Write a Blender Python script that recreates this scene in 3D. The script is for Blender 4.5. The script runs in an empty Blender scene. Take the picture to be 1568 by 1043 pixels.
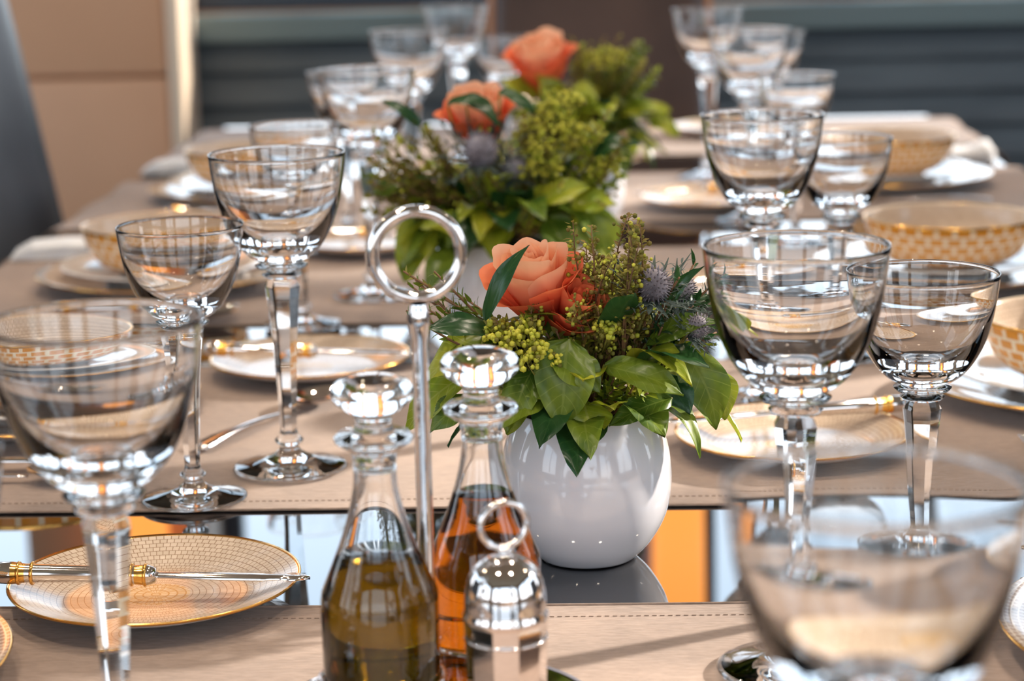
import bpy, bmesh, math, random
from mathutils import Vector, Matrix
pi=math.pi
R=random.Random(11)
scene=bpy.context.scene
try:
    scene.view_settings.view_transform='Standard'
    scene.view_settings.look='None'
except Exception: pass

# ---------------------------------------------------------------- materials
def sock(b,names,val):
    for n in names:
        if n in b.inputs:
            b.inputs[n].default_value=val; return
def mat(name,col,rough=.5,metal=0,trans=0,ior=1.45,coat=0,spec=None,emit=None,es=0,sheen=0):
    m=bpy.data.materials.new(name); m.use_nodes=True
    b=m.node_tree.nodes['Principled BSDF']
    b.inputs['Base Color'].default_value=(*col,1)
    b.inputs['Roughness'].default_value=rough
    b.inputs['Metallic'].default_value=metal
    b.inputs['IOR'].default_value=ior
    sock(b,['Transmission Weight'],trans)
    sock(b,['Coat Weight'],coat)
    sock(b,['Sheen Weight'],sheen)
    if emit:
        sock(b,['Emission Color'],(*emit,1)); sock(b,['Emission Strength'],es)
    return m
def N(m,t,**kw):
    n=m.node_tree.nodes.new(t)
    for k,v in kw.items(): setattr(n,k,v)
    return n
def L(m,a,b): m.node_tree.links.new(a,b)
def noisy(m,c1,c2,scale=8,detail=4,bump=0,bscale=None,coords='Object',stretch=(1,1,1)):
    b=m.node_tree.nodes['Principled BSDF']
    tc=N(m,'ShaderNodeTexCoord'); mp=N(m,'ShaderNodeMapping'); mp.inputs['Scale'].default_value=stretch
    L(m,tc.outputs[coords],mp.inputs[0])
    n=N(m,'ShaderNodeTexNoise'); n.inputs['Scale'].default_value=scale; n.inputs['Detail'].default_value=detail
    L(m,mp.outputs[0],n.inputs['Vector'])
    r=N(m,'ShaderNodeValToRGB'); r.color_ramp.elements[0].position=.3; r.color_ramp.elements[1].position=.7
    r.color_ramp.elements[0].color=(*c1,1); r.color_ramp.elements[1].color=(*c2,1)
    L(m,n.outputs['Fac'],r.inputs[0]); L(m,r.outputs[0],b.inputs['Base Color'])
    if bump:
        n2=N(m,'ShaderNodeTexNoise'); n2.inputs['Scale'].default_value=bscale or scale*4
        L(m,mp.outputs[0],n2.inputs['Vector'])
        bp=N(m,'ShaderNodeBump'); bp.inputs['Strength'].default_value=bump; bp.inputs['Distance'].default_value=.002
        L(m,n2.outputs['Fac'],bp.inputs['Height']); L(m,bp.outputs[0],b.inputs['Normal'])
    return m
def brickmat(name,c1,c2,mortar,nu,rowh,ms=.1,rough=.12,coat=.5):
    m=mat(name,c1,rough,coat=coat)
    b=m.node_tree.nodes['Principled BSDF']
    uv=N(m,'ShaderNodeUVMap'); mp=N(m,'ShaderNodeMapping'); mp.inputs['Scale'].default_value=(nu,1/rowh,1)
    L(m,uv.outputs[0],mp.inputs[0])
    br=N(m,'ShaderNodeTexBrick'); L(m,mp.outputs[0],br.inputs['Vector'])
    br.inputs['Color1'].default_value=(*c1,1);br.inputs['Color2'].default_value=(*c2,1);br.inputs['Mortar'].default_value=(*mortar,1)
    br.inputs['Scale'].default_value=1;br.inputs['Mortar Size'].default_value=ms;br.inputs['Mortar Smooth'].default_value=.1
    br.inputs['Brick Width'].default_value=1;br.inputs['Row Height'].default_value=1
    L(m,br.outputs['Color'],b.inputs['Base Color'])
    return m

M_glass=mat('crystal_glass',(1,1,1),0,trans=1,ior=1.5)
M_silver=mat('polished_silver',(.86,.80,.77),.06,metal=1)
M_gold=mat('gold_trim',(.95,.52,.13),.18,metal=1)
M_white=mat('white_ceramic',(.80,.78,.82),.10,coat=.7)
M_china=mat('white_china',(.80,.77,.75),.12,coat=.5)
M_mosaic=brickmat('mosaic_china',(.60,.47,.36),(.69,.55,.43),(.27,.16,.09),110,.0040,.055,.2,.15)
M_medal=brickmat('medallion_china',(.64,.42,.20),(.72,.56,.38),(.50,.27,.09),40,.005,.10,.25,.1)
M_bowl=brickmat('gold_lattice_china',(.80,.33,.035),(.72,.28,.025),(.95,.82,.60),30,.0095,.13)
M_taupe=brickmat('taupe_mosaic_china',(.34,.25,.20),(.42,.32,.26),(.74,.66,.58),150,.004,.12)
M_table=mat('black_lacquer',(.005,.005,.007),.02,ior=1.8,coat=.4)
M_oil=mat('olive_oil',(.175,.11,.002),0,trans=1,ior=1.36)
M_vin=mat('amber_vinegar',(.82,.25,.010),0,trans=1,ior=1.33)
M_leather=noisy(mat('dark_leather',(.05,.06,.08),.35),(.022,.027,.036),(.045,.055,.072),6,bump=.15,bscale=120)
M_brown=noisy(mat('brown_leather',(.1,.05,.03),.4),(.055,.026,.018),(.10,.05,.034),5,bump=.15,bscale=120)
M_wood=noisy(mat('warm_wood',(.4,.16,.05),.35),(.42,.15,.045),(.60,.24,.08),5,stretch=(6,6,.6))
M_floor=noisy(mat('floor_wood',(.2,.12,.08),.35),(.10,.06,.04),(.17,.11,.07),4,stretch=(8,.8,1))
M_wall=noisy(mat('wall_paint',(.6,.45,.35),.6),(.40,.29,.21),(.48,.35,.26),3)
M_beige=noisy(mat('beige_panel',(.75,.42,.25),.5),(.70,.40,.24),(.76,.45,.28),2)
M_beigel=mat('cream_edge_highlight',(.82,.66,.5),.4)  # lighter cream, paints the highlight on the column edge
M_ceil=noisy(mat('ceiling_paint',(.75,.62,.5),.6),(.52,.40,.30),(.60,.47,.36),2)
M_slat=noisy(mat('slate_louvre',(.05,.075,.09),.45),(.075,.098,.118),(.125,.155,.178),3,stretch=(1,1,6))
M_teal=mat('teal_sill',(.15,.21,.225),.4)
M_frame=mat('dark_window_frame',(.03,.05,.08),.4)
M_lamp=mat('lamp_glow',(1,.8,.5),.5,emit=(1,.80,.56),es=170)
M_sconce=mat('amber_lamp_shade',(1,.5,.2),.5,emit=(1,.34,.055),es=3.4)
M_soil=mat('florist_foam',(.03,.05,.02),.9)
M_nap=noisy(mat('white_napkin_cloth',(.85,.85,.88),.85),(.78,.80,.86),(.88,.88,.90),40,bump=.3,bscale=300)

def fabric():
    m=mat('taupe_linen',(.5,.36,.28),.9,sheen=.2)
    b=m.node_tree.nodes['Principled BSDF']
    tc=N(m,'ShaderNodeTexCoord')
    n=N(m,'ShaderNodeTexNoise'); n.inputs['Scale'].default_value=420; n.inputs['Detail'].default_value=3
    mp=N(m,'ShaderNodeMapping'); mp.inputs['Scale'].default_value=(.3,1.5,1)
    L(m,tc.outputs['Object'],mp.inputs[0]); L(m,mp.outputs[0],n.inputs['Vector'])
    n2=N(m,'ShaderNodeTexNoise'); n2.inputs['Scale'].default_value=6; L(m,tc.outputs['Object'],n2.inputs['Vector'])
    ad=N(m,'ShaderNodeMath',operation='ADD'); L(m,n.outputs['Fac'],ad.inputs[0]); L(m,n2.outputs['Fac'],ad.inputs[1])
    r=N(m,'ShaderNodeValToRGB'); r.color_ramp.elements[0].position=.33;r.color_ramp.elements[1].position=.67
    mu=N(m,'ShaderNodeMath',operation='MULTIPLY'); mu.inputs[1].default_value=.5; L(m,ad.outputs[0],mu.inputs[0]); L(m,mu.outputs[0],r.inputs[0])
    r.color_ramp.elements[0].color=(.225,.158,.122,1); r.color_ramp.elements[1].color=(.40,.288,.228,1)
    L(m,r.outputs[0],b.inputs['Base Color'])
    bp=N(m,'ShaderNodeBump'); bp.inputs['Strength'].default_value=.5; bp.inputs['Distance'].default_value=.0008
    L(m,n.outputs['Fac'],bp.inputs['Height']); L(m,bp.outputs[0],b.inputs['Normal'])
    return m
M_fab=fabric()
M_stitch=mat('hem_stitch',(.25,.175,.135),.9)

def leafmat(name,c1,c2,vein,rough=.35,tl=.25):
    m=mat(name,c1,rough)
    b=m.node_tree.nodes['Principled BSDF']
    uv=N(m,'ShaderNodeUVMap'); sp=N(m,'ShaderNodeSeparateXYZ'); L(m,uv.outputs[0],sp.inputs[0])
    def mth(op,a,bb=None):
        n=N(m,'ShaderNodeMath',operation=op)
        for i,x in enumerate((a,bb)):
            if x is None: continue
            if isinstance(x,(int,float)): n.inputs[i].default_value=x
            else: L(m,x,n.inputs[i])
        return n.outputs[0]
    a=mth('ABSOLUTE',mth('SUBTRACT',sp.outputs[0],.5))
    mid=mth('LESS_THAN',a,.025)
    side=mth('LESS_THAN',mth('FRACT',mth('SUBTRACT',mth('MULTIPLY',sp.outputs[1],8),mth('MULTIPLY',a,3.5))),.10)
    v=mth('MULTIPLY',mth('MAXIMUM',mid,side),.35)
    tc=N(m,'ShaderNodeTexCoord')
    n=N(m,'ShaderNodeTexNoise'); n.inputs['Scale'].default_value=34; n.inputs['Detail'].default_value=5; L(m,tc.outputs['Object'],n.inputs['Vector'])
    r=N(m,'ShaderNodeValToRGB'); r.color_ramp.elements[0].position=.35;r.color_ramp.elements[1].position=.65
    r.color_ramp.elements[0].color=(*c1,1); r.color_ramp.elements[1].color=(*c2,1); L(m,n.outputs['Fac'],r.inputs[0])
    mx=N(m,'ShaderNodeMixRGB'); L(m,v,mx.inputs[0]); L(m,r.outputs[0],mx.inputs[1]); mx.inputs[2].default_value=(*vein,1)
    L(m,mx.outputs[0],b.inputs['Base Color'])
    tr=N(m,'ShaderNodeBsdfTranslucent'); L(m,mx.outputs[0],tr.inputs[0])
    ms=N(m,'ShaderNodeMixShader'); ms.inputs[0].default_value=tl
    out=m.node_tree.nodes['Material Output']
    L(m,b.outputs[0],ms.inputs[1]); L(m,tr.outputs[0],ms.inputs[2]); L(m,ms.outputs[0],out.inputs[0])
    return m
M_leaf=leafmat('leaf_green',(.06,.125,.012),(.20,.26,.020),(.30,.36,.07),.34)
M_leafy=leafmat('leaf_yellow_green',(.22,.31,.015),(.43,.42,.03),(.52,.5,.13),.34)
M_leafd=leafmat('leaf_dark',(.012,.055,.016),(.03,.09,.022),(.05,.12,.035),.28)
M_sprig=leafmat('sprig_olive',(.15,.15,.018),(.34,.29,.05),(.2,.2,.05),.6,.35)
M_bud=noisy(mat('bud_yellow_green',(.4,.42,.04),.5),(.36,.40,.025),(.66,.58,.06),60)
M_stem=mat('stem_brown',(.20,.10,.045),.7)
M_thistle=noisy(mat('thistle_grey',(.25,.24,.3),.7),(.15,.13,.15),(.38,.34,.38),90)
M_spike=leafmat('thistle_bract',(.04,.065,.055),(.12,.155,.14),(.2,.24,.24),.5)
def petalmat(name,base,tip):
    m=mat(name,base,.5)
    b=m.node_tree.nodes['Principled BSDF']
    uv=N(m,'ShaderNodeUVMap'); sp=N(m,'ShaderNodeSeparateXYZ'); L(m,uv.outputs[0],sp.inputs[0])
    r=N(m,'ShaderNodeValToRGB'); r.color_ramp.elements[0].position=.3;r.color_ramp.elements[1].position=.92
    r.color_ramp.elements[0].color=(*base,1); r.color_ramp.elements[1].color=(*tip,1); L(m,sp.outputs[1],r.inputs[0])
    L(m,r.outputs[0],b.inputs['Base Color'])
    tr=N(m,'ShaderNodeBsdfTranslucent'); L(m,r.outputs[0],tr.inputs[0])
    ms=N(m,'ShaderNodeMixShader'); ms.inputs[0].default_value=.35
    out=m.node_tree.nodes['Material Output']
    L(m,b.outputs[0],ms.inputs[1]); L(m,tr.outputs[0],ms.inputs[2]); L(m,ms.outputs[0],out.inputs[0])
    return m
M_petal=petalmat('peach_petal',(.90,.20,.06),(.95,.55,.33))
M_petal2=petalmat('coral_petal',(.76,.08,.035),(.92,.25,.11))
M_heather=leafmat('heather_brown',(.22,.12,.03),(.34,.29,.05),(.3,.2,.06),.6,.35)

# ---------------------------------------------------------------- mesh builder
class MB:
    def __init__(s): s.v=[];s.f=[];s.m=[];s.sm=[];s.u=[]
    def add(s,verts,faces,mat=0,smooth=True,uvs=None,fuv=None,M=None):
        o=len(s.v)
        for p in verts:
            p=Vector(p); s.v.append(M@p if M is not None else p)
        for k,f in enumerate(faces):
            s.f.append(tuple(o+i for i in f))
            s.m.append(mat if isinstance(mat,int) else mat[k])
            s.sm.append(smooth if isinstance(smooth,bool) else smooth[k])
            s.u.append(fuv[k] if fuv else ([uvs[i] for i in f] if uvs else [(0,0)]*len(f)))
    def obj(s,name,mats,parent=None,loc=(0,0,0),rz=0):
        me=bpy.data.meshes.new(name); me.from_pydata([tuple(v) for v in s.v],[],s.f)
        for m in mats: me.materials.append(m)
        uvl=me.uv_layers.new(name='UVMap')
        flat=[]
        for u in s.u:
            for x in u: flat.extend((x[0],x[1]))
        uvl.data.foreach_set('uv',flat)
        me.polygons.foreach_set('material_index',s.m)
        me.polygons.foreach_set('use_smooth',s.sm)
        me.update()
        o=bpy.data.objects.new(name,me); scene.collection.objects.link(o)
        o.location=loc; o.rotation_euler=(0,0,rz)
        if parent: o.parent=parent
        return o
def inst(src,name,loc,rz=0,scale=(1,1,1),parent=None):
    o=bpy.data.objects.new(name,src.data); scene.collection.objects.link(o)
    o.location=loc; o.rotation_euler=(0,0,rz); o.scale=scale
    if parent: o.parent=parent
    return o
def empty(name,loc,rz=0):
    e=bpy.data.objects.new(name,None); scene.collection.objects.link(e); e.location=loc; e.rotation_euler=(0,0,rz); e.empty_display_size=.05
    return e
def cr(pts,n=5):
    out=[]
    P=[pts[0]]+list(pts)+[pts[-1]]
    for i in range(1,len(P)-2):
        p0,p1,p2,p3=[Vector((q[0],q[1])) for q in P[i-1:i+3]]
        for k in range(n):
            t=k/n
            v=.5*((2*p1)+(p2-p0)*t+(2*p0-5*p1+4*p2-p3)*t*t+(3*p1-p0-3*p2+p3)*t**3)
            out.append((max(v[0],0),v[1]))
    out.append((pts[-1][0],pts[-1][1]))
    return out
def lathe(mb,prof,seg=48,mat=0,M=None,facet=None,nf=8,fs=.96):
    V=[];idx=[];arc=[0]
    for i,(r,z) in enumerate(prof):
        if i: arc.append(arc[-1]+math.hypot(r-prof[i-1][0],z-prof[i-1][1]))
        if r<1e-6:
            idx.append([len(V)]*seg); V.append((0,0,z))
        else:
            row=[]
            for j in range(seg):
                a=2*pi*j/seg; rr=r
                if facet and facet(i):
                    w=2*pi/nf; rr=r/math.cos((a%w)-w/2)*fs
                row.append(len(V)); V.append((rr*math.cos(a),rr*math.sin(a),z))
            idx.append(row)
    F=[];FU=[];MM=[];S=[]
    for i in range(len(prof)-1):
        A,B=idx[i],idx[i+1]
        for j in range(seg):
            k=(j+1)%seg; u0,u1=j/seg,(j+1)/seg; v0,v1=arc[i],arc[i+1]
            if prof[i][0]<1e-6 and prof[i+1][0]<1e-6: continue
            if prof[i][0]<1e-6: f=(A[0],B[k],B[j]); fu=[(u0,v0),(u1,v1),(u0,v1)]
            elif prof[i+1][0]<1e-6: f=(A[j],A[k],B[0]); fu=[(u0,v0),(u1,v0),(u0,v1)]
            else: f=(A[j],A[k],B[k],B[j]); fu=[(u0,v0),(u1,v0),(u1,v1),(u0,v1)]
            F.append(f);FU.append(fu);MM.append(mat if isinstance(mat,int) else mat(i))
            S.append(not (facet and facet(i) and facet(i+1)))
    mb.add(V,F,MM,S,fuv=FU,M=M)
def tube(mb,pts,rad,seg=8,mat=0,M=None,closed=False,caps=True):
    pts=[Vector(p) for p in pts]; n=len(pts)
    if not hasattr(rad,'__len__'): rad=[rad]*n
    V=[];F=[]
    up=Vector((0.13,.21,.97)).normalized()
    prev=None
    for i,p in enumerate(pts):
        if closed: d=pts[(i+1)%n]-pts[i-1]
        else: d=pts[min(i+1,n-1)]-pts[max(i-1,0)]
        d.normalize()
        if prev is None:
            s=d.cross(up); s.normalize()
        else:
            s=prev-d*prev.dot(d); s.normalize()
        prev=s; t=d.cross(s)
        for j in range(seg):
            a=2*pi*j/seg; V.append(p+(s*math.cos(a)+t*math.sin(a))*rad[i])
    for i in range(n if closed else n-1):
        k=(i+1)%n
        for j in range(seg):
            l=(j+1)%seg; F.append((i*seg+j,i*seg+l,k*seg+l,k*seg+j))
    if not closed and caps:
        F.append(tuple(range(seg))[::-1]); F.append(tuple((n-1)*seg+j for j in range(seg)))
    mb.add(V,F,mat,True,M=M)
def box(mb,c,size,mat=0,bevel=0,M=None,seg=2,taper=None):
    bm=bmesh.new(); bmesh.ops.create_cube(bm,size=1)
    for v in bm.verts:
        v.co=Vector((v.co.x*size[0],v.co.y*size[1],v.co.z*size[2]))
    if bevel: bmesh.ops.bevel(bm,geom=bm.edges[:],offset=bevel,segments=seg,affect='EDGES',profile=.5)
    bm.verts.index_update()
    V=[v.co+Vector(c) for v in bm.verts]; F=[tuple(v.index for v in f.verts) for f in bm.faces]
    mb.add(V,F,mat,bool(bevel) and bevel>.008,M=M); bm.free()

# ---------------------------------------------------------------- room
TZ=.75
def simplebox(name,c,size,m,bevel=0,rz=0):
    mb=MB(); box(mb,(0,0,0),size,0,bevel); return mb.obj(name,[m],loc=c,rz=rz)
simplebox('floor',(0,1.8,-.05),(7.2,9.0,.1),M_floor)
simplebox('ceiling',(0,1.8,2.75),(7.2,9.0,.1),M_ceil)
XL,XR,YB,YF=-2.9,2.9,5.2,-2.4
SILL,HEAD=.86,2.35
def wall(name,x0,x1,y0,y1,openings,axis):
    mb=MB(); th=.12
    def seg(a0,a1,z0,z1):
        if a1-a0<1e-3: return
        if axis=='x': box(mb,((a0+a1)/2,(y0+y1)/2,(z0+z1)/2),(a1-a0,y1-y0,z1-z0))
        else: box(mb,((x0+x1)/2,(a0+a1)/2,(z0+z1)/2),(x1-x0,a1-a0,z1-z0))
    A0,A1=(x0,x1) if axis=='x' else (y0,y1)
    seg(A0,A1,0,SILL); seg(A0,A1,HEAD,2.7)
    p=A0
    for a,b in openings:
        seg(p,a,SILL,HEAD); p=b
    seg(p,A1,SILL,HEAD)
    return mb.obj(name,[M_wall])
def window(n,axis,pos,a,b):
    mb=MB(); w=.05
    def bb(a0,a1,z0,z1,m=0):
        if axis=='x': box(mb,((a0+a1)/2,pos,(z0+z1)/2),(a1-a0,.06,z1-z0),m,.004)
        else: box(mb,(pos,(a0+a1)/2,(z0+z1)/2),(.06,a1-a0,z1-z0),m,.004)
    bb(a,b,SILL,SILL+w);bb(a,b,HEAD-w,HEAD);bb(a,a+w,SILL+w,HEAD-w);bb(b-w,b,SILL+w,HEAD-w)
    mid=(a+b)/2; bb(mid-.02,mid+.02,SILL+w,HEAD-w)
    mb.obj('window_%d'%n,[M_frame])
ob=[(-2.6,-1.15),(-.72,.30),(.44,1.6),(1.75,2.7)]
wall('wall_back',XL,XR,YB,YB+.12,ob,'x')
os_=[(-1.9,-.1),(.1,1.8),(2.0,3.5),(3.7,5.0)]
wall('wall_left',XL-.12,XL,YF,YB+.12,os_,'y')
wall('wall_right',XR,XR+.12,YF,YB+.12,os_,'y')
wall('wall_front',XL,XR,YF-.12,YF,[(-2.4,-1.2),(-.9,.9),(1.2,2.4)],'x')
n=1
for a,b in ob: window(n,'x',YB+.06,a,b); n+=1
for a,b in os_:
    window(n,'y',XL-.06,a,b); n+=1
    window(n,'y',XR+.06,a,b); n+=1
mb=MB()
z=.03
while z<.76:
    box(mb,(0,0,0),(5.78,.012,.085),0,.003,M=Matrix.Translation((0,YB-.035,z+.03))@Matrix.Rotation(-.35,4,'X')); z+=.078
box(mb,(0,YB-.045,.825),(5.78,.09,.06),1,.006)
mb.obj('trim_1',[M_slat,M_teal])
mb=MB(); 
box(mb,(-.93,5.0,.37),(.38,.25,.74),0,.01)
box(mb,(-.93,5.0,1.72),(.38,.25,1.95),0,.01)
box(mb,(-.722,4.985,1.35),(.03,.24,2.69),1,.006)  # edge highlight of the column, painted as a lighter strip
mb.obj('column',[M_beige,M_beigel])
for i,x in enumerate((.37,1.675)):
    mb=MB(); box(mb,(x,5.03,1.775),(.13,.16,1.84),0,.01); mb.obj('trim_%d'%(i+2),[M_wood])
def sconce(x,y):
    mb=MB(); box(mb,(0,0,0),(.08,.015,.5),1,.004)
    lathe(mb,[(0,-.26),(.058,-.26),(.062,.26),(0,.26)],24,0,M=Matrix.Translation((0,-.072,0)))
    mb.obj('wall_sconce',[M_sconce,M_gold],loc=(x,y,1.90))
sconce(.37,4.94); sconce(-.84,4.866); sconce(1.675,4.94)
for x,y in [(-.5,.6),(.5,.6),(-.5,1.8),(.5,1.8),(-.5,3.0),(.5,3.0),(-1.7,1.8),(1.8,1.8)]:
    e=empty('ceiling_downlight',(x,y,2.7))
    mb=MB(); lathe(mb,[(0,-.012),(.04,-.012),(.042,-.004)],24,0); lathe(mb,[(.042,-.015),(.055,-.015),(.056,0),(0,0)],24,1)
    mb.obj('bezel',[M_lamp,M_silver],parent=e)
    l=bpy.data.lights.new('spot','SPOT'); l.energy=29; l.color=(1,.87,.73); l.spot_size=1.5; l.spot_blend=.6; l.shadow_soft_size=.05
    lo=bpy.data.objects.new('spot',l); scene.collection.objects.link(lo); lo.location=(0,0,-.03); lo.parent=e
sl=bpy.data.lights.new('sun','SUN'); sl.energy=8.5; sl.angle=.03; sl.color=(1,.90,.78)
so=bpy.data.objects.new('sun',sl); scene.collection.objects.link(so)
so.rotation_euler=(Vector((2.8,1.3,1.35))).to_track_quat('Z','Y').to_euler()
w=bpy.data.worlds.new('World'); scene.world=w; w.use_nodes=True
nt=w.node_tree; bg=nt.nodes['Background']
tc=nt.nodes.new('ShaderNodeTexCoord'); sp=nt.nodes.new('ShaderNodeSeparateXYZ'); nt.links.new(tc.outputs['Generated'],sp.inputs[0])
r=nt.nodes.new('ShaderNodeValToRGB'); nt.links.new(sp.outputs[2],r.inputs[0])
e=r.color_ramp.elements; e[0].position=0;e[0].color=(.22,.32,.36,1);e[1].position=.5;e[1].color=(.50,.74,1,1)
k=e.new(.02);k.color=(.9,.95,1,1)
nt.links.new(r.outputs[0],bg.inputs[0]); bg.inputs[1].default_value=3.4

# ---------------------------------------------------------------- table + runners
TR=-math.radians(2.7); TC=Vector((0,1.3,0))
mb=MB()
box(mb,(0,2.05-1.3,TZ-.02),(1.23,3.42,.04),0,.006)
box(mb,(0,2.05-1.3,TZ-.065),(1.05,3.2,.05),0,.004)
for v in (1.0,3.1):
    box(mb,(0,v-1.3,.36),(.16,.5,.62),0,.02); box(mb,(0,v-1.3,.025),(.4,.7,.05),0,.01)
mb.obj('dining_table',[M_table],loc=TC,rz=TR)
def runner(v0,v1,x1=.612,seed=0):
    rr=random.Random(seed); ph=rr.random()*6
    mb=MB(); path=[]
    NX=60
    top=TZ+.0013
    for i in range(NX+1):
        path.append((-x1+2*x1*i/NX,top))
    def arc(s):
        out=[]
        for k in range(1,7):
            a=k/6*1.35; out.append((s*(x1+.03*math.sin(a)),top-.03*(1-math.cos(a))))
        lx,lz=out[-1]
        for k in range(1,6): out.append((lx+s*.006*k*.6,lz-.022*k))
        return out
    path=arc(-1)[::-1]+path+arc(1)
    NY=14; V=[];F=[]
    for i,(x,z) in enumerate(path):
        for j in range(NY+1):
            y=v0+(v1-v0)*j/NY-1.3
            dz=.0
            if abs(x)>x1: dz=.004*math.sin(j*.9+ph)*(abs(x)-x1)/.03
            yy=y+.0015*math.sin(x*9+ph)
            V.append((x,yy,z+dz))
    W=NY+1
    for i in range(len(path)-1):
        for j in range(NY): F.append((i*W+j,(i+1)*W+j,(i+1)*W+j+1,i*W+j+1))
    mb.add(V,F,0,True)
    for yy in (v0+.0015-1.3,v1-.0015-1.3):
        tube(mb,[(x,yy+.0015*math.sin(x*9+ph),z+.0001) for x,z in path],.0010,6,0)
    for yy in (v0+.022-1.3,v1-.022-1.3):
        x=-x1+.01
        while x<x1-.01:
            box(mb,(x,yy+.0015*math.sin(x*9+ph),top+.0002),(.0026,.0005,.0005),1); x+=.0045
    mb.obj('table_runner',[M_fab,M_stitch],loc=TC,rz=TR)
for i,(a,b) in enumerate([(.74,1.232),(1.431,1.875),(2.055,2.46),(2.65,3.08),(3.27,3.70)]): runner(a,b,seed=i)
Z0=TZ+.003

# ---------------------------------------------------------------- goblets
def goblet_mesh():
    mb=MB()
    foot=[(0,0),(.036,0),(.0405,.0006),(.041,.0018),(.039,.0030),(.030,.0048),(.020,.0072),(.012,.0105),(.0080,.014)]
    kn=[(.0062,.017),(.0098,.0195),(.0104,.0215),(.0070,.0245),(.0066,.026)]
    st=[(.0056,.029),(.0060,.045),(.0072,.075),(.0088,.102),(.0106,.124),(.0116,.133),(.0088,.1385)]
    kn2=[(.0085,.1390),(.0130,.1400),(.0142,.1418),(.0100,.1435),(.0100,.1445),(.0170,.1460),(.0186,.1482),(.0140,.1500)]
    bowl=cr([(.0155,.1510),(.0225,.1550),(.0300,.1630),(.0375,.1765),(.0425,.1920),(.0455,.2080),(.0478,.2270)],5)
    rim=[(.0476,.2275),(.0472,.2275)]
    inn=cr([(.0469,.2268),(.0445,.2080),(.0408,.1935),(.0344,.1798),(.0255,.1690),(.0160,.1635),(.008,.1618),(0,.1614)],5)
    prof=foot+kn+st+kn2+bowl+rim+inn
    a=len(foot)+len(kn); b=a+len(st)
    lathe(mb,prof,60,0,facet=lambda i:a<=i<b,nf=6,fs=.93)
    return mb
gm=goblet_mesh()
g0=None
def goblet(x,y,s=(1,1,1),name='wine_goblet',rz=0):
    global g0
    if g0 is None: g0=gm.obj(name,[M_glass],loc=(x,y,Z0),rz=rz); g0.scale=s
    else: inst(g0,name,(x,y,Z0),rz,s)
BIG=(1,1,1); SM=(.89,.89,.833)
for i,(x,y,s) in enumerate([(-.161,1.54,BIG),(-.220,1.466,SM),(-.184,.958,BIG),(-.252,.878,SM),(.1452,1.111,BIG),(.233,1.23,SM),
    (.1125,.667,BIG),(-.1376,2.195,BIG),(-.197,2.055,SM),(-.117,2.72,BIG),(-.190,2.60,SM),(-.070,3.22,BIG),(-.003,3.09,SM),
    (.1974,1.715,BIG),(.282,1.865,SM),(.286,2.62,BIG),(.318,2.44,SM),(.272,3.00,BIG),(.37,3.08,SM),(.225,.55,SM)]):
    goblet(x,y,s,'wine_goblet' if s is BIG else 'water_goblet',rz=i*.37)

# ---------------------------------------------------------------- plates
mb=MB()
pp=[(0,.0035),(.020,.0035),(.021,.0035),(.050,.0035),(.058,.0045),(.070,.0095),(.0835,.0141),(.0853,.0150),(.0857,.0143),(.0850,.0130)]
pu=[(.070,.0070),(.058,.0025),(.050,.0015),(.048,0),(.044,0),(.043,.001),(0,.001)]
full=pp+pu
full=full[::-1]
nf=len(full)
def pm(i):
    k=nf-1-i
    if k>len(pp)-1: return 1
    if k>=7: return 2
    if k<=1: return 3
    return 0
lathe(mb,full,96,pm)
bread0=mb.obj('bread_plate',[M_mosaic,M_china,M_gold,M_medal],loc=(-.213,1.249,Z0))
for x,y in [(-.173,1.854),(-.163,2.477),(.202,1.562),(.212,2.13),(.249,2.744),(.18,.88),(-.11,3.04),(.345,3.50)]:
    inst(bread0,'bread_plate',(x,y,Z0),R.random()*6)
def stackmesh():
    d=MB()
    f=[(0,.002),(.080,.002),(.082,0),(.086,0),(.088,.003),(.110,.008),(.1345,.0150),(.1352,.0163),(.1340,.0170),(.110,.0115),(.088,.0065),(.080,.0055),(0,.0055)]
    lathe(d,f,96,lambda i:(1 if i<6 else (2 if i<8 else 0)))
    s=MB(); z=.0185-.012
    f=[(0,.001),(.055,.001),(.057,0),(.061,0),(.063,.003),(.085,.010),(.1085,.0165),(.1092,.0178),(.1080,.0183),(.085,.013),(.063,.0065),(0,.006)]
    lathe(s,f,96,0,M=Matrix.Translation((0,0,z)))
    b=MB(); 
    f=[(0,.001),(.040,.001),(.042,0),(.046,0),(.048,.003)]+cr([(.050,.004),(.068,.013),(.080,.030),(.0855,.048)],4)+[(.0862,.0502),(.0858,.0515),(.0845,.0512)]+cr([(.0835,.0495),(.0775,.031),(.065,.0165),(.045,.0075),(0,.0055)],4)
    lathe(b,f,96,lambda i:(1 if i<5 else (0 if i<17 else (2 if i<20 else 1))),M=Matrix.Translation((0,0,z+.0065)))
    return d,s,b
d,s_,b_=stackmesh()
dm=d.obj('dinner_plate',[M_taupe,M_china,M_gold]); sm=s_.obj('soup_plate',[M_china]); bm_=b_.obj('bowl',[M_bowl,M_mosaic,M_gold])
def stack(x,y,first=False):
    e=empty('plate_stack',(x,y,Z0),R.random()*6)
    if first:
        for o in (dm,sm,bm_): o.parent=e
    else:
        for o in (dm,sm,bm_): inst(o,o.name.split('.')[0],(0,0,0),parent=e)
SE=[(-.405,1.112),(-.385,1.72),(-.36,2.29),(-.34,2.92),(.392,1.12),(.455,1.71),(.445,2.22),(.50,2.90),(.10,3.48)]
for i,(x,y) in enumerate(SE): stack(x,y,i==0)
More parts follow.
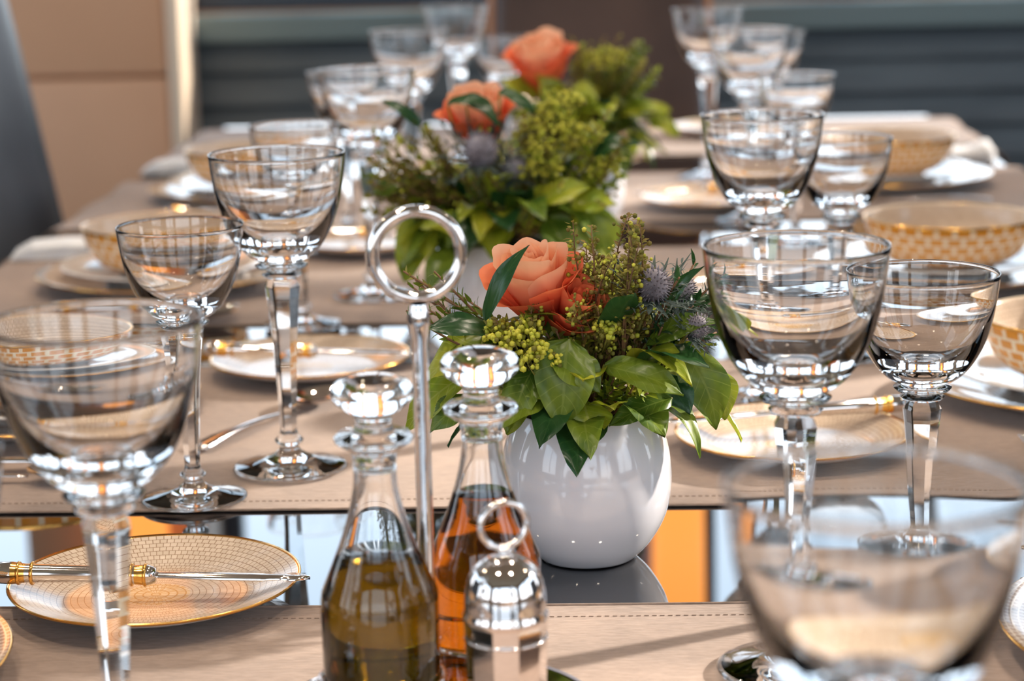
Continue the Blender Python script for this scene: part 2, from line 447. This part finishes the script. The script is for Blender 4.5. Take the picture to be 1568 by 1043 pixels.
def napkin(x,y,rz):
    mb=MB()
    for l in range(4):
        n=14;m=10;V=[];F=[];wx=.130-.006*l;wy=.085-.004*l;th=.0034
        for side in (0,1):
            for i in range(n+1):
                for j in range(m+1):
                    u=i/n-.5;v=j/m-.5
                    ed=min(1,(.5-abs(u))*n*.7)*min(1,(.5-abs(v))*m*.7)
                    zz=l*.0036+(th if side else 0)*(.25+.75*ed)+.0006*math.sin(u*12+l)*side+(.010*max(0,u)**2*8 if l==3 and side else 0)*ed
                    V.append((u*wx+.003*l,v*wy+.002*math.sin(u*7+l),zz))
        W=m+1;O=(n+1)*W
        for i in range(n):
            for j in range(m):
                F.append((i*W+j,i*W+j+1,(i+1)*W+j+1,(i+1)*W+j));F.append((O+i*W+j,O+(i+1)*W+j,O+(i+1)*W+j+1,O+i*W+j+1))
        for i in range(n):
            F.append((i*W,(i+1)*W,O+(i+1)*W,O+i*W));F.append((i*W+m,O+i*W+m,O+(i+1)*W+m,(i+1)*W+m))
        for j in range(m):
            F.append((j,O+j,O+j+1,j+1));F.append((n*W+j,n*W+j+1,O+n*W+j+1,O+n*W+j))
        mb.add(V,F,0,True)
    mb.obj('folded_napkin',[M_nap],loc=(x,y,Z0),rz=rz)
napkin(-.50,2.50,.1); napkin(-.465,3.21,.05); napkin(.625,3.14,-.15)

# ---------------------------------------------------------------- cutlery
def knife_mb():
    mb=MB(); rot=Matrix.Rotation(pi/2,4,'Y')
    lathe(mb,[(0,0),(.0035,.0005),(.0062,.004),(.0066,.012),(.0055,.020),(.0050,.054),(.0056,.084),(.0062,.091),(.0045,.096),(0,.0965)],16,lambda i:1 if (i==3 or i==6) else 0,M=rot)
    for q in (.016,.024,.082,.090):
        tube(mb,[Vector((q,.0060*math.cos(a),.0060*math.sin(a))) for a in [2*pi*k/14 for k in range(14)]],.0011,6,1,closed=True)
    V=[];F=[];n=24
    for i in range(n+1):
        t=i/n; x=.094+.092*t
        w=.0052+.0045*math.sin(t*pi*.85)
        if .74<t<.84: w*=.82
        if t>.84: w*=1.08*(math.sqrt(max(0,1-((t-.84)/.16)**2))*.9+.1)
        off=.001*math.sin(t*pi)
        h=.0020*(1-.4*t)
        V+=[(x,-w*1.0+off,0),(x,0+off,h),(x,w+off,0),(x,0+off,-h)]
    for i in range(n):
        for j in range(4):
            k=(j+1)%4; F.append((i*4+j,(i+1)*4+j,(i+1)*4+k,i*4+k))
    F.append((0,1,2,3)); F.append((n*4+3,n*4+2,n*4+1,n*4))
    mb.add(V,F,0,True)
    return mb
def utensil_mb(kind):
    mb=MB(); V=[];F=[];n=18
    for i in range(n+1):
        t=i/n; x=.13*t
        w=.0085*(1-t)**1.5+.0028; z=.0045*math.sin(t*pi)**1+.0015+.008*max(0,t-.8)
        V+=[(x,-w,z),(x,0,z+.0012),(x,w,z),(x,0,z-.001)]
    for i in range(n):
        for j in range(4):
            k=(j+1)%4; F.append((i*4+j,(i+1)*4+j,(i+1)*4+k,i*4+k))
    F.append((0,1,2,3)); F.append((n*4+3,n*4+2,n*4+1,n*4))
    mb.add(V,F,0,True)
    if kind=='spoon':
        V=[];F=[];A=24;Bn=8
        for q in range(2):
            for i in range(Bn+1):
                rr=i/Bn
                for j in range(A):
                    a=2*pi*j/A; x=.155+.029*rr*math.cos(a)*(1+.12*math.cos(a)); y=.0185*rr*math.sin(a)
                    V.append((x,y,.009-.0075*(1-rr*rr)+(.0009 if q==0 else 0)))
        for q in range(2):
            o=q*(Bn+1)*A
            for i in range(Bn):
                for j in range(A):
                    k=(j+1)%A
                    f=(o+i*A+j,o+(i+1)*A+j,o+(i+1)*A+k,o+i*A+k)
                    F.append(f if q==0 else f[::-1])
        mb.add(V,F,0,True)
    else:
        box(mb,(.142,0,.0045),(.024,.022,.0018),0,.0008)
        for y in (-.009,-.003,.003,.009):
            tube(mb,[(.15,y,.0045),(.170,y,.003),(.190,y,.0065)],[.0014,.0013,.0007],6,0)
    return mb
kn=knife_mb(); sp_=utensil_mb('spoon'); fk=utensil_mb('fork')
first={}
def cut(kind,loc,rz,tilt=0):
    if kind not in first:
        o={'table_knife':kn,'table_spoon':sp_,'table_fork':fk}[kind].obj(kind,[M_silver,M_gold],loc=loc,rz=rz); first[kind]=o
    else: o=inst(first[kind],kind,loc,rz)
    o.rotation_euler[1]=tilt
    return o
PZ=Z0+.0155+.0062
cut('table_knife',(-.306,1.238,PZ+.001),-.03,.03)
cut('table_knife',(-.262,1.850,PZ+.001),-.06,.03)
cut('table_knife',(-.25,2.470,PZ+.001),-.06,.03)
cut('table_knife',(.292,1.60,PZ+.001),pi+.08,.03)
cut('table_knife',(.302,2.145,PZ+.001),pi+.08,.03)
cut('table_knife',(.34,2.76,PZ+.001),pi+.08,.03)
cut('table_spoon',(-.235,1.595,Z0),math.radians(60))
for q,(x,y) in enumerate(SE[:4]):
    if q!=2: cut('table_fork',(x-.10,y+.165,Z0),-.03)
    cut('table_knife',(x-.09,y-.165,Z0+.0072),-.03); cut('table_spoon',(x-.09,y-.195,Z0),-.03)
for (x,y) in SE[4:8]:
    cut('table_fork',(x+.10,y-.165,Z0),pi-.03); cut('table_knife',(x+.10,y+.165,Z0+.0072),pi-.03)
# ---------------------------------------------------------------- cruet set
cx,cy=-.042,1.052
E=empty('cruet_set',(cx,cy,Z0))
def bottle(x,y,liq,lname,rz,level):
    mb=MB()
    outer=[(0,0),(.026,0),(.0282,.0012),(.0290,.004),(.0290,.064),(.0284,.068),(.0240,.0785),(.0210,.086)]
    outer+=cr([(.0190,.091),(.0145,.105),(.0112,.120),(.0106,.132),(.0112,.138)],4)
    outer+=[(.0150,.1405),(.0190,.1435),(.0196,.1455),(.0175,.1475),(.0110,.1482)]
    outer+=[(.0095,.1500),(.0088,.1535),(.0100,.1570),(.0130,.1590)]+[(.0180,.1625),(.0200,.1660),(.0203,.1690),(.0180,.1725),(.0110,.1755),(.0060,.1765),(0,.1768)]
    lathe(mb,outer,64,0)
    inn=[(0,.0035),(.024,.0035),(.0272,.007),(.0272,.063),(.0266,.0665),(.0222,.0770),(.0192,.0850)]+cr([(.0172,.090),(.0127,.105),(.0094,.120),(.0088,.130)],4)+[(0,.130)]
    lathe(mb,inn[::-1],64,0)
    mb.obj('bottle_'+lname,[M_glass],parent=E,loc=(x-cx,y-cy,.004),rz=rz)
    def rad(z):
        P=inn
        for i in range(1,len(P)-1):
            if P[i][1]<=z<=P[i+1][1] and P[i+1][1]>P[i][1]:
                t=(z-P[i][1])/(P[i+1][1]-P[i][1]); return P[i][0]+(P[i+1][0]-P[i][0])*t
        return .02
    g=.0003
    lp=[(0,.0032),(.0240,.0032),(.0272+g,.0068)]
    zs=[.012,.03,.05,.063,.0665,.072,.077,.081,.085]
    for z in zs:
        if z<level: lp.append((rad(z)+g,z))
    z=.088
    while z<level: lp.append((rad(z)+g,z)); z+=.003
    lp+=[(rad(level)+g,level),(0,level)]
    mb=MB(); lathe(mb,lp,64,0); mb.obj(lname,[liq],parent=E,loc=(x-cx,y-cy,.004))
bottle(-.068,1.042,M_oil,'olive_oil',0,.087)
bottle(-.0166,1.098,M_vin,'vinegar',1,.101)
mb=MB()
lathe(mb,[(0,0),(.080,0),(.083,.001),(.084,.003),(.082,.0048),(.079,.0036),(0,.0036)],72,0)
px,py=-.0455-cx,1.070-cy
lathe(mb,[(.009,.0036),(.0085,.006),(.005,.010),(.0042,.014),(.0040,.19),(.0052,.198),(.0060,.202),(.0048,.206),(.0040,.209)],20,0,M=Matrix.Translation((px,py,0)))
ring=[(px+.0215*math.cos(a),py+.004*math.cos(a),.2335+.0215*math.sin(a)) for a in [2*pi*k/48 for k in range(48)]]
tube(mb,ring,.0032,12,0,closed=True)
def wire(x,y,r,z,t=.0014):
    tube(mb,[(x-cx+r*math.cos(a),y-cy+r*math.sin(a),z) for a in [2*pi*k/40 for k in range(40)]],t,8,0,closed=True)
    for k in range(4):
        a=k*pi/2+.6; tube(mb,[(x-cx+r*math.cos(a),y-cy+r*math.sin(a),.003),(x-cx+r*math.cos(a),y-cy+r*math.sin(a),z)],t,8,0)
        lathe(mb,[(0,-.003),(.0028,-.001),(.0028,.001),(0,.003)],10,0,M=Matrix.Translation((x-cx+(r+.001)*math.cos(a),y-cy+(r+.001)*math.sin(a),z)))
wire(-.068,1.042,.0308,.027); wire(-.0166,1.098,.0308,.027); wire(-.006,.998,.0215,.020)
mb.obj('stand',[M_silver],parent=E)
mb=MB()
bo=[(0,0),(.017,0),(.0185,.002),(.0180,.006),(.0185,.030),(.0192,.055),(.0196,.066),(.0204,.0675),(.0204,.0695),(.0196,.071)]+cr([(.0195,.0725),(.0188,.082),(.0155,.091),(.0090,.0965),(.0045,.098)],4)+[(.0035,.0995),(.0045,.1010),(.0028,.1025),(0,.103)]
lathe(mb,bo,60,0,facet=lambda i:2<=i<=6,nf=10)
for zz in (.0115,.058): tube(mb,[(.0192*math.cos(a),.0192*math.sin(a),zz) for a in [2*pi*k/40 for k in range(40)]],.0008,6,0,closed=True)
tube(mb,[(.0108*math.cos(a),.0045*math.cos(a),.1128+.0108*math.sin(a)) for a in [2*pi*k/36 for k in range(36)]],.0017,10,0,closed=True)
mb.obj('shaker',[M_silver],parent=E,loc=(-.006-cx,.998-cy,.004))

# ---------------------------------------------------------------- flowers
FM=[M_leaf,M_leafy,M_leafd,M_sprig,M_bud,M_stem,M_thistle,M_spike,M_petal,M_petal2,M_soil,M_heather]
def leaf(mb,b,t,w,up=(0,0,1),bend=.15,fold=.3,mat=0,n=9,m=3,pw=.8,wav=.0):
    b=Vector(b);t=Vector(t);d=t-b;Ln=d.length
    up=Vector(up)
    s=d.cross(up)
    if s.length<1e-6: s=d.cross(Vector((1,0,0)))
    s.normalize(); nn=s.cross(d).normalized()
    V=[];U=[];F=[]
    ph=(b.x+t.z)*700
    for i in range(n+1):
        q=i/n; ww=w*.5*(math.sin(pi*min(1,q**pw*.97+.03)))**.75 if q<1 else .0002
        if i==0: ww=w*.03
        for j in range(-m,m+1):
            a=j/m
            p=b+d*q+s*(a*ww+.06*w*math.sin(q*4+ph))+nn*(bend*Ln*math.sin(pi*q)-bend*Ln*.6*q*q+abs(a)*ww*fold+wav*w*math.sin(q*9+j*1.3+ph)*abs(a)*1.6)
            V.append(p);U.append((a*.5+.5,q))
    W=2*m+1
    for i in range(n):
        for j in range(W-1): F.append((i*W+j,i*W+j+1,(i+1)*W+j+1,(i+1)*W+j))
    mb.add(V,F,mat,True,uvs=U)
def petal(mb,M,phi,wid,r0,r1,h,curl,mat,rr):
    V=[];U=[];F=[];n=9;m=7
    p1,p2=rr*6.28,rr*17
    for i in range(n+1):
        t=i/n
        for j in range(-m,m+1):
            a=j/m
            tt=t*(1-.16*abs(a)**3+.025*math.sin(a*5+p1))
            bulge=math.sin(min(1,tt)*pi*.55)
            r=r0+(r1-r0)*bulge+curl*max(0,tt-.60)**1.6*4
            z=h*tt-curl*max(0,tt-.80)*2.2
            ww=wid*(.5+.62*math.sin(pi*min(1,t*.55+.08)))
            an=phi+a*ww
            r+=(.020*math.sin(a*4+p2)+.012*math.sin(a*8+p1))*t*t*(.3+min(1,curl*6))
            V.append((r*math.cos(an),r*math.sin(an),z)); U.append((a*.5+.5,t))
    W=2*m+1
    for i in range(n):
        for j in range(W-1): F.append((i*W+j,i*W+j+1,(i+1)*W+j+1,(i+1)*W+j))
    mb.add(V,F,mat,True,uvs=U,M=M)
def rose(mb,c,size,dirv,rr,m1=8,m2=9):
    M=Matrix.Translation(c)@Vector(dirv).to_track_quat('Z','Y').to_matrix().to_4x4()@Matrix.Scale(size,4)
    layers=[(3,.04,.12,.86,0,1.35),(3,.07,.22,.93,.01,1.15),(4,.11,.34,.97,.04,1.05),(4,.15,.50,.96,.09,1.0),(5,.19,.68,.90,.14,.88),(5,.21,.86,.76,.24,.86)]
    for k,(nn,r0,r1,h,c_,wd) in enumerate(layers):
        ph=rr.random()*6
        for i in range(nn):
            petal(mb,M@Matrix.Translation((rr.uniform(-.02,.02),rr.uniform(-.02,.02),-.45+rr.uniform(-.03,.03))),ph+i*2*pi/nn+rr.uniform(-.15,.15),wd*rr.uniform(.9,1.12),r0*.5,r1*.5,h*rr.uniform(.90,1.05),c_*.6*rr.uniform(.7,1.3),m1 if k<5 else m2,rr.random())
def sprig(mb,b,t,nl,ll,lw,rr,mat=3,bend=.1,spread=.8):
    b=Vector(b);t=Vector(t);d=t-b;Ln=d.length
    side=d.cross(Vector((rr.uniform(-1,1),rr.uniform(-1,1),.2))).normalized()
    pts=[b+d*(i/6)+side*(bend*Ln*math.sin(pi*i/6)) for i in range(7)]
    tube(mb,pts,[.0009*(1-.6*i/6)+.0003 for i in range(7)],5,5)
    dn=d.normalized(); x=dn.orthogonal().normalized(); y=dn.cross(x)
    for k in range(nl):
        q=.2+.8*k/nl; f=q*6; i=min(5,int(f)); p=pts[i].lerp(pts[i+1],f-i)
        a=k*2.4+rr.uniform(-.3,.3)
        o=(x*math.cos(a)+y*math.sin(a))*spread+dn*rr.uniform(.5,1.0); o.normalize()
        l=ll*rr.uniform(.7,1.2)*(1.1-.4*q)
        leaf(mb,p,p+o*l,lw*rr.uniform(.8,1.2),up=dn,bend=.08,fold=.2,mat=mat,n=3,m=1)
def ball(mb,c,r,mat,rr):
    V=[(0,0,1),(0,0,-1)];F=[];n=6
    for z in (.5,-.5):
        for j in range(n):
            a=2*pi*j/n+(.5 if z<0 else 0); V.append((.86*math.cos(a),.86*math.sin(a),z))
    for j in range(n):
        k=(j+1)%n
        F+= [(0,2+j,2+k),(1,2+n+k,2+n+j),(2+j,2+n+j,2+k),(2+k,2+n+j,2+n+k)]
    mb.add(V,F,mat,True,M=Matrix.Translation(c)@Matrix.Scale(r,4))
def heather(mb,b,t,nb,rr,mat=11,rad=.006):
    b=Vector(b);t=Vector(t);d=t-b;dn=d.normalized();x=dn.orthogonal().normalized();y=dn.cross(x)
    sd=(x*rr.uniform(-1,1)+y*rr.uniform(-1,1))*d.length*.12
    pts=[b+d*(i/5)+sd*math.sin(pi*i/5) for i in range(6)]
    tube(mb,pts,[.0010,.0009,.0008,.0006,.0005,.0003],5,5)
    for k in range(nb):
        q=.35+.65*(k/nb); f=q*5; i=min(4,int(f)); p=pts[i].lerp(pts[i+1],f-i)
        a=rr.random()*6.28; o=((x*math.cos(a)+y*math.sin(a))*.9+dn*rr.uniform(.2,.9)).normalized()
        e_=p+o*rad*rr.uniform(.4,1.3)*(1.15-.6*q)
        if k%2: leaf(mb,p,e_,.0022,up=dn,mat=mat,n=3,m=1,bend=.1)
        else: leaf(mb,p.lerp(e_,.3),e_,.0028,up=dn,mat=3,n=3,m=1,bend=-.1)
        if k%3==0: ball(mb,e_,rr.uniform(.0010,.0018),rr.choice([4,11,3]),rr)
def buds(mb,c,rad,nb,rr,mat=4,br=.0019):
    c=Vector(c); root=c-Vector((0,0,rad*1.6))+Vector((-c.x,-c.y,0))*.25
    sub=[]
    for k in range(9):
        z=rr.uniform(-.1,1);a=k*2.4;q=math.sqrt(max(0,1-z*z))
        sub.append(c+Vector((q*math.cos(a),q*math.sin(a),z*.8))*rad*.72)
    for s in sub: tube(mb,[root,(root+s)/2,s],[.0009,.0007,.0005],4,3)
    for k in range(nb):
        s=sub[k%9]
        z=rr.uniform(-.6,1); a=rr.random()*2*pi; q=math.sqrt(max(0,1-z*z))
        p=s+Vector((q*math.cos(a),q*math.sin(a),z))*rad*.36*rr.uniform(.7,1.15)
        ball(mb,p,br*rr.uniform(.6,1.2),mat if k%5 else 3,rr)
        if k%4==0: leaf(mb,s,p+(p-s)*.5,.0028,mat=rr.choice([1,3]),n=3,m=1)
def thistle(mb,c,r,dirv,rr):
    c=Vector(c); q=Vector(dirv).to_track_quat('Z','Y').to_matrix().to_4x4(); M=Matrix.Translation(c)@q
    lathe(mb,[(0,-r),(r*.6,-r*.85),(r*.95,-r*.3),(r,.1*r),(r*.75,r*.75),(r*.35,r*1.1),(0,r*1.2)],14,6,M=M)
    for k in range(150):
        z=1-2*(k+.5)/150; a=k*2.39996; s=math.sqrt(1-z*z)
        n=Vector((s*math.cos(a),s*math.sin(a),z*1.15))
        p=M@(n*r*.93); t=M@(n*r*1.28)
        tube(mb,[p,t],[r*.075,r*.02],4,6)
    for k in range(20):
        a=k*2*pi/20+rr.uniform(-.1,.1); l=r*rr.uniform(2.4,4.0)
        b0=M@Vector((r*.5*math.cos(a),r*.5*math.sin(a),-r*.8)); t=M@Vector((l*math.cos(a),l*math.sin(a),rr.uniform(-.5,1.1)*r))
        leaf(mb,b0,t,r*.42,up=(0,0,1),bend=-.05,mat=7,n=6,m=1,pw=.6)
        for z in (.45,.7):
            m_=b0.lerp(t,z); sd=(t-b0).cross(Vector((0,0,1))).normalized()
            for sg in (-1,1): leaf(mb,m_,m_+sd*sg*r*.6+(t-b0)*.18,r*.16,mat=7,n=3,m=1)
    tube(mb,[M@Vector((0,0,-r*.8)),Vector((c.x*.3,c.y*.3,.09))],.0012,5,3)
def arrangement(x,y,z,seed,leaves,roses,thistles,budl,sprigs,heath,nfill=42,wide=1.0,mix=(0,0,0,1,2)):
    rr=random.Random(seed)
    E=empty('flower_arrangement',(x,y,z))
    mb=MB()
    po=cr([(.030,.0005),(.040,.011),(.0492,.028),(.0528,.048),(.0512,.068),(.0462,.084),(.0415,.0925)],5)
    prof=[(0,.002),(.026,.002),(.028,0)]+po+[(.0408,.0935),(.0396,.0930)]+cr([(.0395,.0915),(.0440,.083),(.049,.066),(.050,.048),(.044,.02),(0,.012)],4)
    lathe(mb,prof,80,0); mb.obj('pot',[M_white],parent=E)
    mb=MB(); lathe(mb,[(0,.03),(.038,.03),(.042,.06),(.040,.084),(0,.094)],32,10)
    for k in range(nfill):
        a=k*2.39996+rr.uniform(-.3,.3); el=rr.uniform(-.45,.9)
        l=rr.uniform(.035,.062)*wide
        r0=.030+rr.uniform(0,.012)*wide; zb=.095+rr.uniform(0,.045)*(1 if el>0 else .4)
        b=Vector((r0*math.cos(a),r0*math.sin(a),zb)); t=b+Vector((math.cos(a)*math.cos(el),math.sin(a)*math.cos(el),math.sin(el)))*l
        leaf(mb,b,t,rr.uniform(.018,.034)*wide,bend=rr.uniform(.05,.3),mat=rr.choice(mix),wav=.05)
    for k in range(int(50*wide*wide)):
        a=rr.random()*2*pi; r0=rr.uniform(.0,.03); ro=r0+rr.uniform(.01,.045)*wide
        zb=.095; zt=rr.uniform(.13,.168)-ro*.35+(.02 if wide>1 else 0)
        sprig(mb,(r0*math.cos(a),r0*math.sin(a),zb),(ro*math.cos(a),ro*math.sin(a),zt),20,.011,.004,rr,mat=rr.choice([3,0,3,1]),bend=rr.uniform(-.15,.15))
    for (bx,by,bz,tx,ty,tz,w,m) in leaves:
        leaf(mb,(bx,by,bz),(tx,ty,tz),w,up=(0,-.55,.85),bend=.1,fold=.18,mat=m,n=12,m=4,wav=.05)
        tube(mb,[(bx*.4,by*.3,.095),((bx*.7),by*.65,(bz+.095)/2),(bx,by,bz)],.0009,5,3)
    for (c,s,dv,m1,m2) in roses: 
        rose(mb,c,s,dv,rr,m1,m2)
        tube(mb,[Vector(c)-Vector(dv).normalized()*s*.4,(c[0]*.5,c[1]*.5,.09)],.002,6,0)
        for k in range(5):
            a=k*1.256; q=Vector(dv).to_track_quat('Z','Y')
            b=Vector(c)+q@Vector((.1*s*math.cos(a),.1*s*math.sin(a),-.45*s)); t=Vector(c)+q@Vector((.5*s*math.cos(a),.5*s*math.sin(a),-.30*s))
            leaf(mb,b,t,s*.16,mat=0,n=5,m=1,pw=.6)
    for (c,r_,dv) in thistles: thistle(mb,c,r_,dv,rr)
    for (c,rd,nb) in budl: buds(mb,c,rd,nb,rr)
    for (b,t,nl,ll,lw,m) in sprigs: sprig(mb,b,t,nl,ll,lw,rr,mat=m,bend=rr.uniform(-.08,.08))
    for (b,t,nb,rd) in heath: heather(mb,b,t,nb,rr,rad=rd)
    mb.obj('bouquet',FM,parent=E)
rq=random.Random(5)
U=rq.uniform
lv=[(-.008,-.050,.148,-.020,-.064,.100,.038,0),(.010,-.050,.132,.056,-.060,.116,.024,0),(.060,-.022,.138,.078,-.030,.086,.030,0),
    (.050,-.045,.110,.012,-.058,.098,.019,0),(.036,-.03,.140,.080,-.035,.155,.018,0),(-.060,-.045,.160,-.034,-.050,.205,.013,2),
    (-.052,-.035,.150,-.095,-.045,.156,.020,2),(-.050,-.03,.145,-.100,-.03,.120,.028,1),(-.070,-.02,.125,-.112,-.02,.085,.026,1),
    (-.066,-.03,.110,-.095,-.035,.090,.022,0),(-.025,-.05,.115,-.060,-.058,.100,.026,0),(-.030,-.045,.13,-.050,-.06,.095,.024,0),
    (.0,-.05,.110,-.002,-.062,.092,.03,1),(.045,-.03,.12,.060,-.045,.100,.022,2),(-.018,-.048,.14,.006,-.062,.118,.026,0),
    (.055,.0,.15,.082,-.01,.165,.014,2),(.05,.0,.15,.070,-.02,.185,.012,2),(.075,-.01,.12,.085,-.02,.09,.022,1)]
rs=[((-.028,-.016,.173),.056,(-.20,-.34,.92),8,9),((-.008,-.026,.160),.042,(.25,-.6,.7),9,9)]
th=[((.040,-.038,.177),.0092,(.15,-.5,.85)),((.060,.002,.166),.0075,(.5,-.2,.8)),((.066,-.03,.150),.0065,(.6,-.5,.6))]
bd=[((-.044,-.045,.148),.018,190),((-.030,-.054,.135),.015,150),((-.058,-.048,.134),.013,110),((.012,-.045,.150),.010,60)]
sg=[];he=[]
for k in range(38):
    he.append(((.010+U(-.006,.02),-.02,.12),(.002+U(-.010,.036),-.042+U(-.018,.03),U(.155,.220)),60,U(.006,.011)))
for k in range(9): he.append(((-.03,-.01,.12),(U(-.055,-.02),U(-.05,-.03),U(.15,.175)),36,.006))
for k in range(12):
    sg.append(((-.03,-.01,.12),(-.060-U(0,.050),U(-.03,.03),U(.145,.185)),26,.010,.0022,rq.choice([3,0])))
for k in range(16):
    sg.append(((.03,-.01,.12),(.045+U(0,.04),U(-.045,.03),U(.14,.185)),18,.016,.0030,rq.choice([7,2])))
arrangement(.044,1.326,TZ+.0005,3,lv,rs,th,bd,sg,he,mix=(0,0,1,1,2))
lv=[(.02,-.05,.13,.075,-.06,.150,.034,1),(.04,-.04,.12,.06,-.06,.085,.034,0),(-.06,-.03,.12,-.09,-.05,.070,.040,1),(-.02,-.05,.12,-.05,-.06,.10,.034,0),
    (-.045,-.04,.22,-.010,-.06,.225,.016,2),(-.03,-.04,.225,.000,-.06,.205,.016,2),(.0,-.04,.23,.03,-.06,.215,.014,2),(-.07,-.03,.20,-.10,-.03,.225,.014,2),(.08,-.02,.17,.12,-.03,.185,.022,2),
    (.075,-.03,.13,.09,-.04,.08,.036,0),(-.03,-.05,.11,-.07,-.06,.12,.03,1),(-.08,-.03,.15,-.115,-.03,.14,.022,0),(.06,-.04,.13,.10,-.04,.13,.03,1)]
rs=[((-.018,-.012,.203),.062,(-.1,-.30,.92),8,9)]
th=[((-.018,-.062,.182),.013,(0,-.6,.8)),((.010,-.050,.165),.009,(.3,-.6,.7))]
bd=[((.045,-.03,.185),.032,340),((.072,-.015,.175),.026,240),((.052,-.02,.208),.024,200),((.03,-.04,.16),.022,160),((.085,-.02,.155),.02,120)]
sg=[];he=[]
for k in range(30): sg.append(((-.03,-.01,.11),(-.050-U(0,.072),U(-.05,.03),U(.12,.20)),30,.013,.0055,rq.choice([3,0,3,1])))
for k in range(26): sg.append(((.03,-.01,.11),(.02+U(0,.095),U(-.05,.03),U(.13,.215)),30,.013,.0075,rq.choice([1,0,3])))
for k in range(24): he.append(((0,-.01,.11),(U(-.11,.10),U(-.06,.0),U(.13,.205)),46,.011))
arrangement(-.006,1.95,Z0,8,lv,rs,th,bd,sg,he,64,1.18,(0,0,1,1,2))
lv=[(.05,-.03,.14,.105,-.03,.145,.03,1),(-.05,-.03,.16,-.09,-.04,.18,.034,1),(-.03,-.04,.15,-.05,-.05,.19,.034,1),(.0,-.05,.15,.01,-.05,.18,.034,1),(.08,-.03,.13,.115,-.04,.115,.03,1),
    (.03,-.05,.12,.05,-.06,.07,.035,0),(-.02,-.05,.12,-.04,-.06,.07,.035,0)]
rs=[((-.044,-.015,.194),.076,(-.1,-.3,.95),8,9)]
bd=[((.03,-.02,.19),.030,200)]
sg=[];he=[]
for k in range(34): sg.append(((.02,-.01,.12),(-.01+U(0,.10),U(-.04,.03),U(.14,.225)),30,.014,.0075,rq.choice([0,0,3,1])))
for k in range(10): he.append(((.02,-.01,.12),(U(-.01,.05),U(-.03,.02),U(.19,.235)),46,.011))
arrangement(.085,2.60,TZ+.0005,15,lv,rs,[],bd,sg,he,64,1.15,(0,1,1,1,2))

# ---------------------------------------------------------------- chairs
def chair_mb():
    mb=MB()
    box(mb,(0,0,.44),(.46,.46,.08),0,.025,seg=3)
    box(mb,(0,0,.385),(.43,.43,.04),1,.006)
    V=[];F=[];n=12;mz=12;t=.045
    for side in (0,1):
        for i in range(mz+1):
            q=i/mz; z=.46+.64*q
            for j in range(n+1):
                a=(j/n-.5); wy=.44*(1-.08*q)
                r=1-.5*max(0,(q-.85)/.15)**2*(abs(a)*2)**4
                y=a*wy*(1-.06*(1-r))
                x=-.215-.115*q+.10*a*a+(t/2 if side==0 else -t/2)*(1-.5*(abs(a)*2)**8)*(1-.4*q**8)
                V.append((x,y,z-.03*(1-r)))
    W=n+1;O=(mz+1)*W
    for i in range(mz):
        for j in range(n):
            F.append((i*W+j,i*W+j+1,(i+1)*W+j+1,(i+1)*W+j)); F.append((O+i*W+j,O+(i+1)*W+j,O+(i+1)*W+j+1,O+i*W+j+1))
    for i in range(mz):
        F.append((i*W,(i+1)*W,O+(i+1)*W,O+i*W)); F.append((i*W+n,O+i*W+n,O+(i+1)*W+n,(i+1)*W+n))
    for j in range(n):
        F.append((j,O+j,O+j+1,j+1)); F.append((mz*W+j,mz*W+j+1,O+mz*W+j+1,O+mz*W+j))
    mb.add(V,F,0,True)
    for sx in (-1,1):
        for sy in (-1,1):
            tube(mb,[(sx*.19,sy*.19,.38),(sx*.20,sy*.20,.2),(sx*.21+(-.03 if sx<0 else 0),sy*.205,0)],[.022,.019,.014],12,1)
    for sy in (-1,1):
        tube(mb,[(-.215-.115*q+.022,sy*(.22*(1-.08*q)+.004),.40+.68*q) for q in [k/8 for k in range(9)]],.011,10,1)
    return mb
cm=chair_mb()
ch=cm.obj('dining_chair',[M_leather,M_leather],loc=(-.445,3.0,0),rz=TR)
for i,(x,y,rz) in enumerate([(-.47,1.72,0),(-.46,2.32,0),(-.48,1.10,0),(.56,1.13,pi),(.58,1.72,pi),(.60,2.30,pi),(.63,2.92,pi)]):
    inst(ch,'dining_chair',(x,y,0),rz+TR)
hc=cm.obj('dining_chair',[M_brown,M_wood],loc=(.175,4.16,0),rz=-pi/2+TR)

# ---------------------------------------------------------------- camera
cd=bpy.data.cameras.new('camera'); cam=bpy.data.objects.new('camera',cd); scene.collection.objects.link(cam)
cd.sensor_width=36; cd.lens=78.06; cd.clip_start=.02
Mx=Matrix.Translation((0,0,TZ+.42))@Matrix.Rotation(math.radians(78),4,'X')@Matrix.Rotation(math.radians(-1.3),4,'Z')
cam.matrix_world=Mx
cd.dof.use_dof=True; cd.dof.focus_distance=1.32; cd.dof.aperture_fstop=7.0
scene.camera=cam
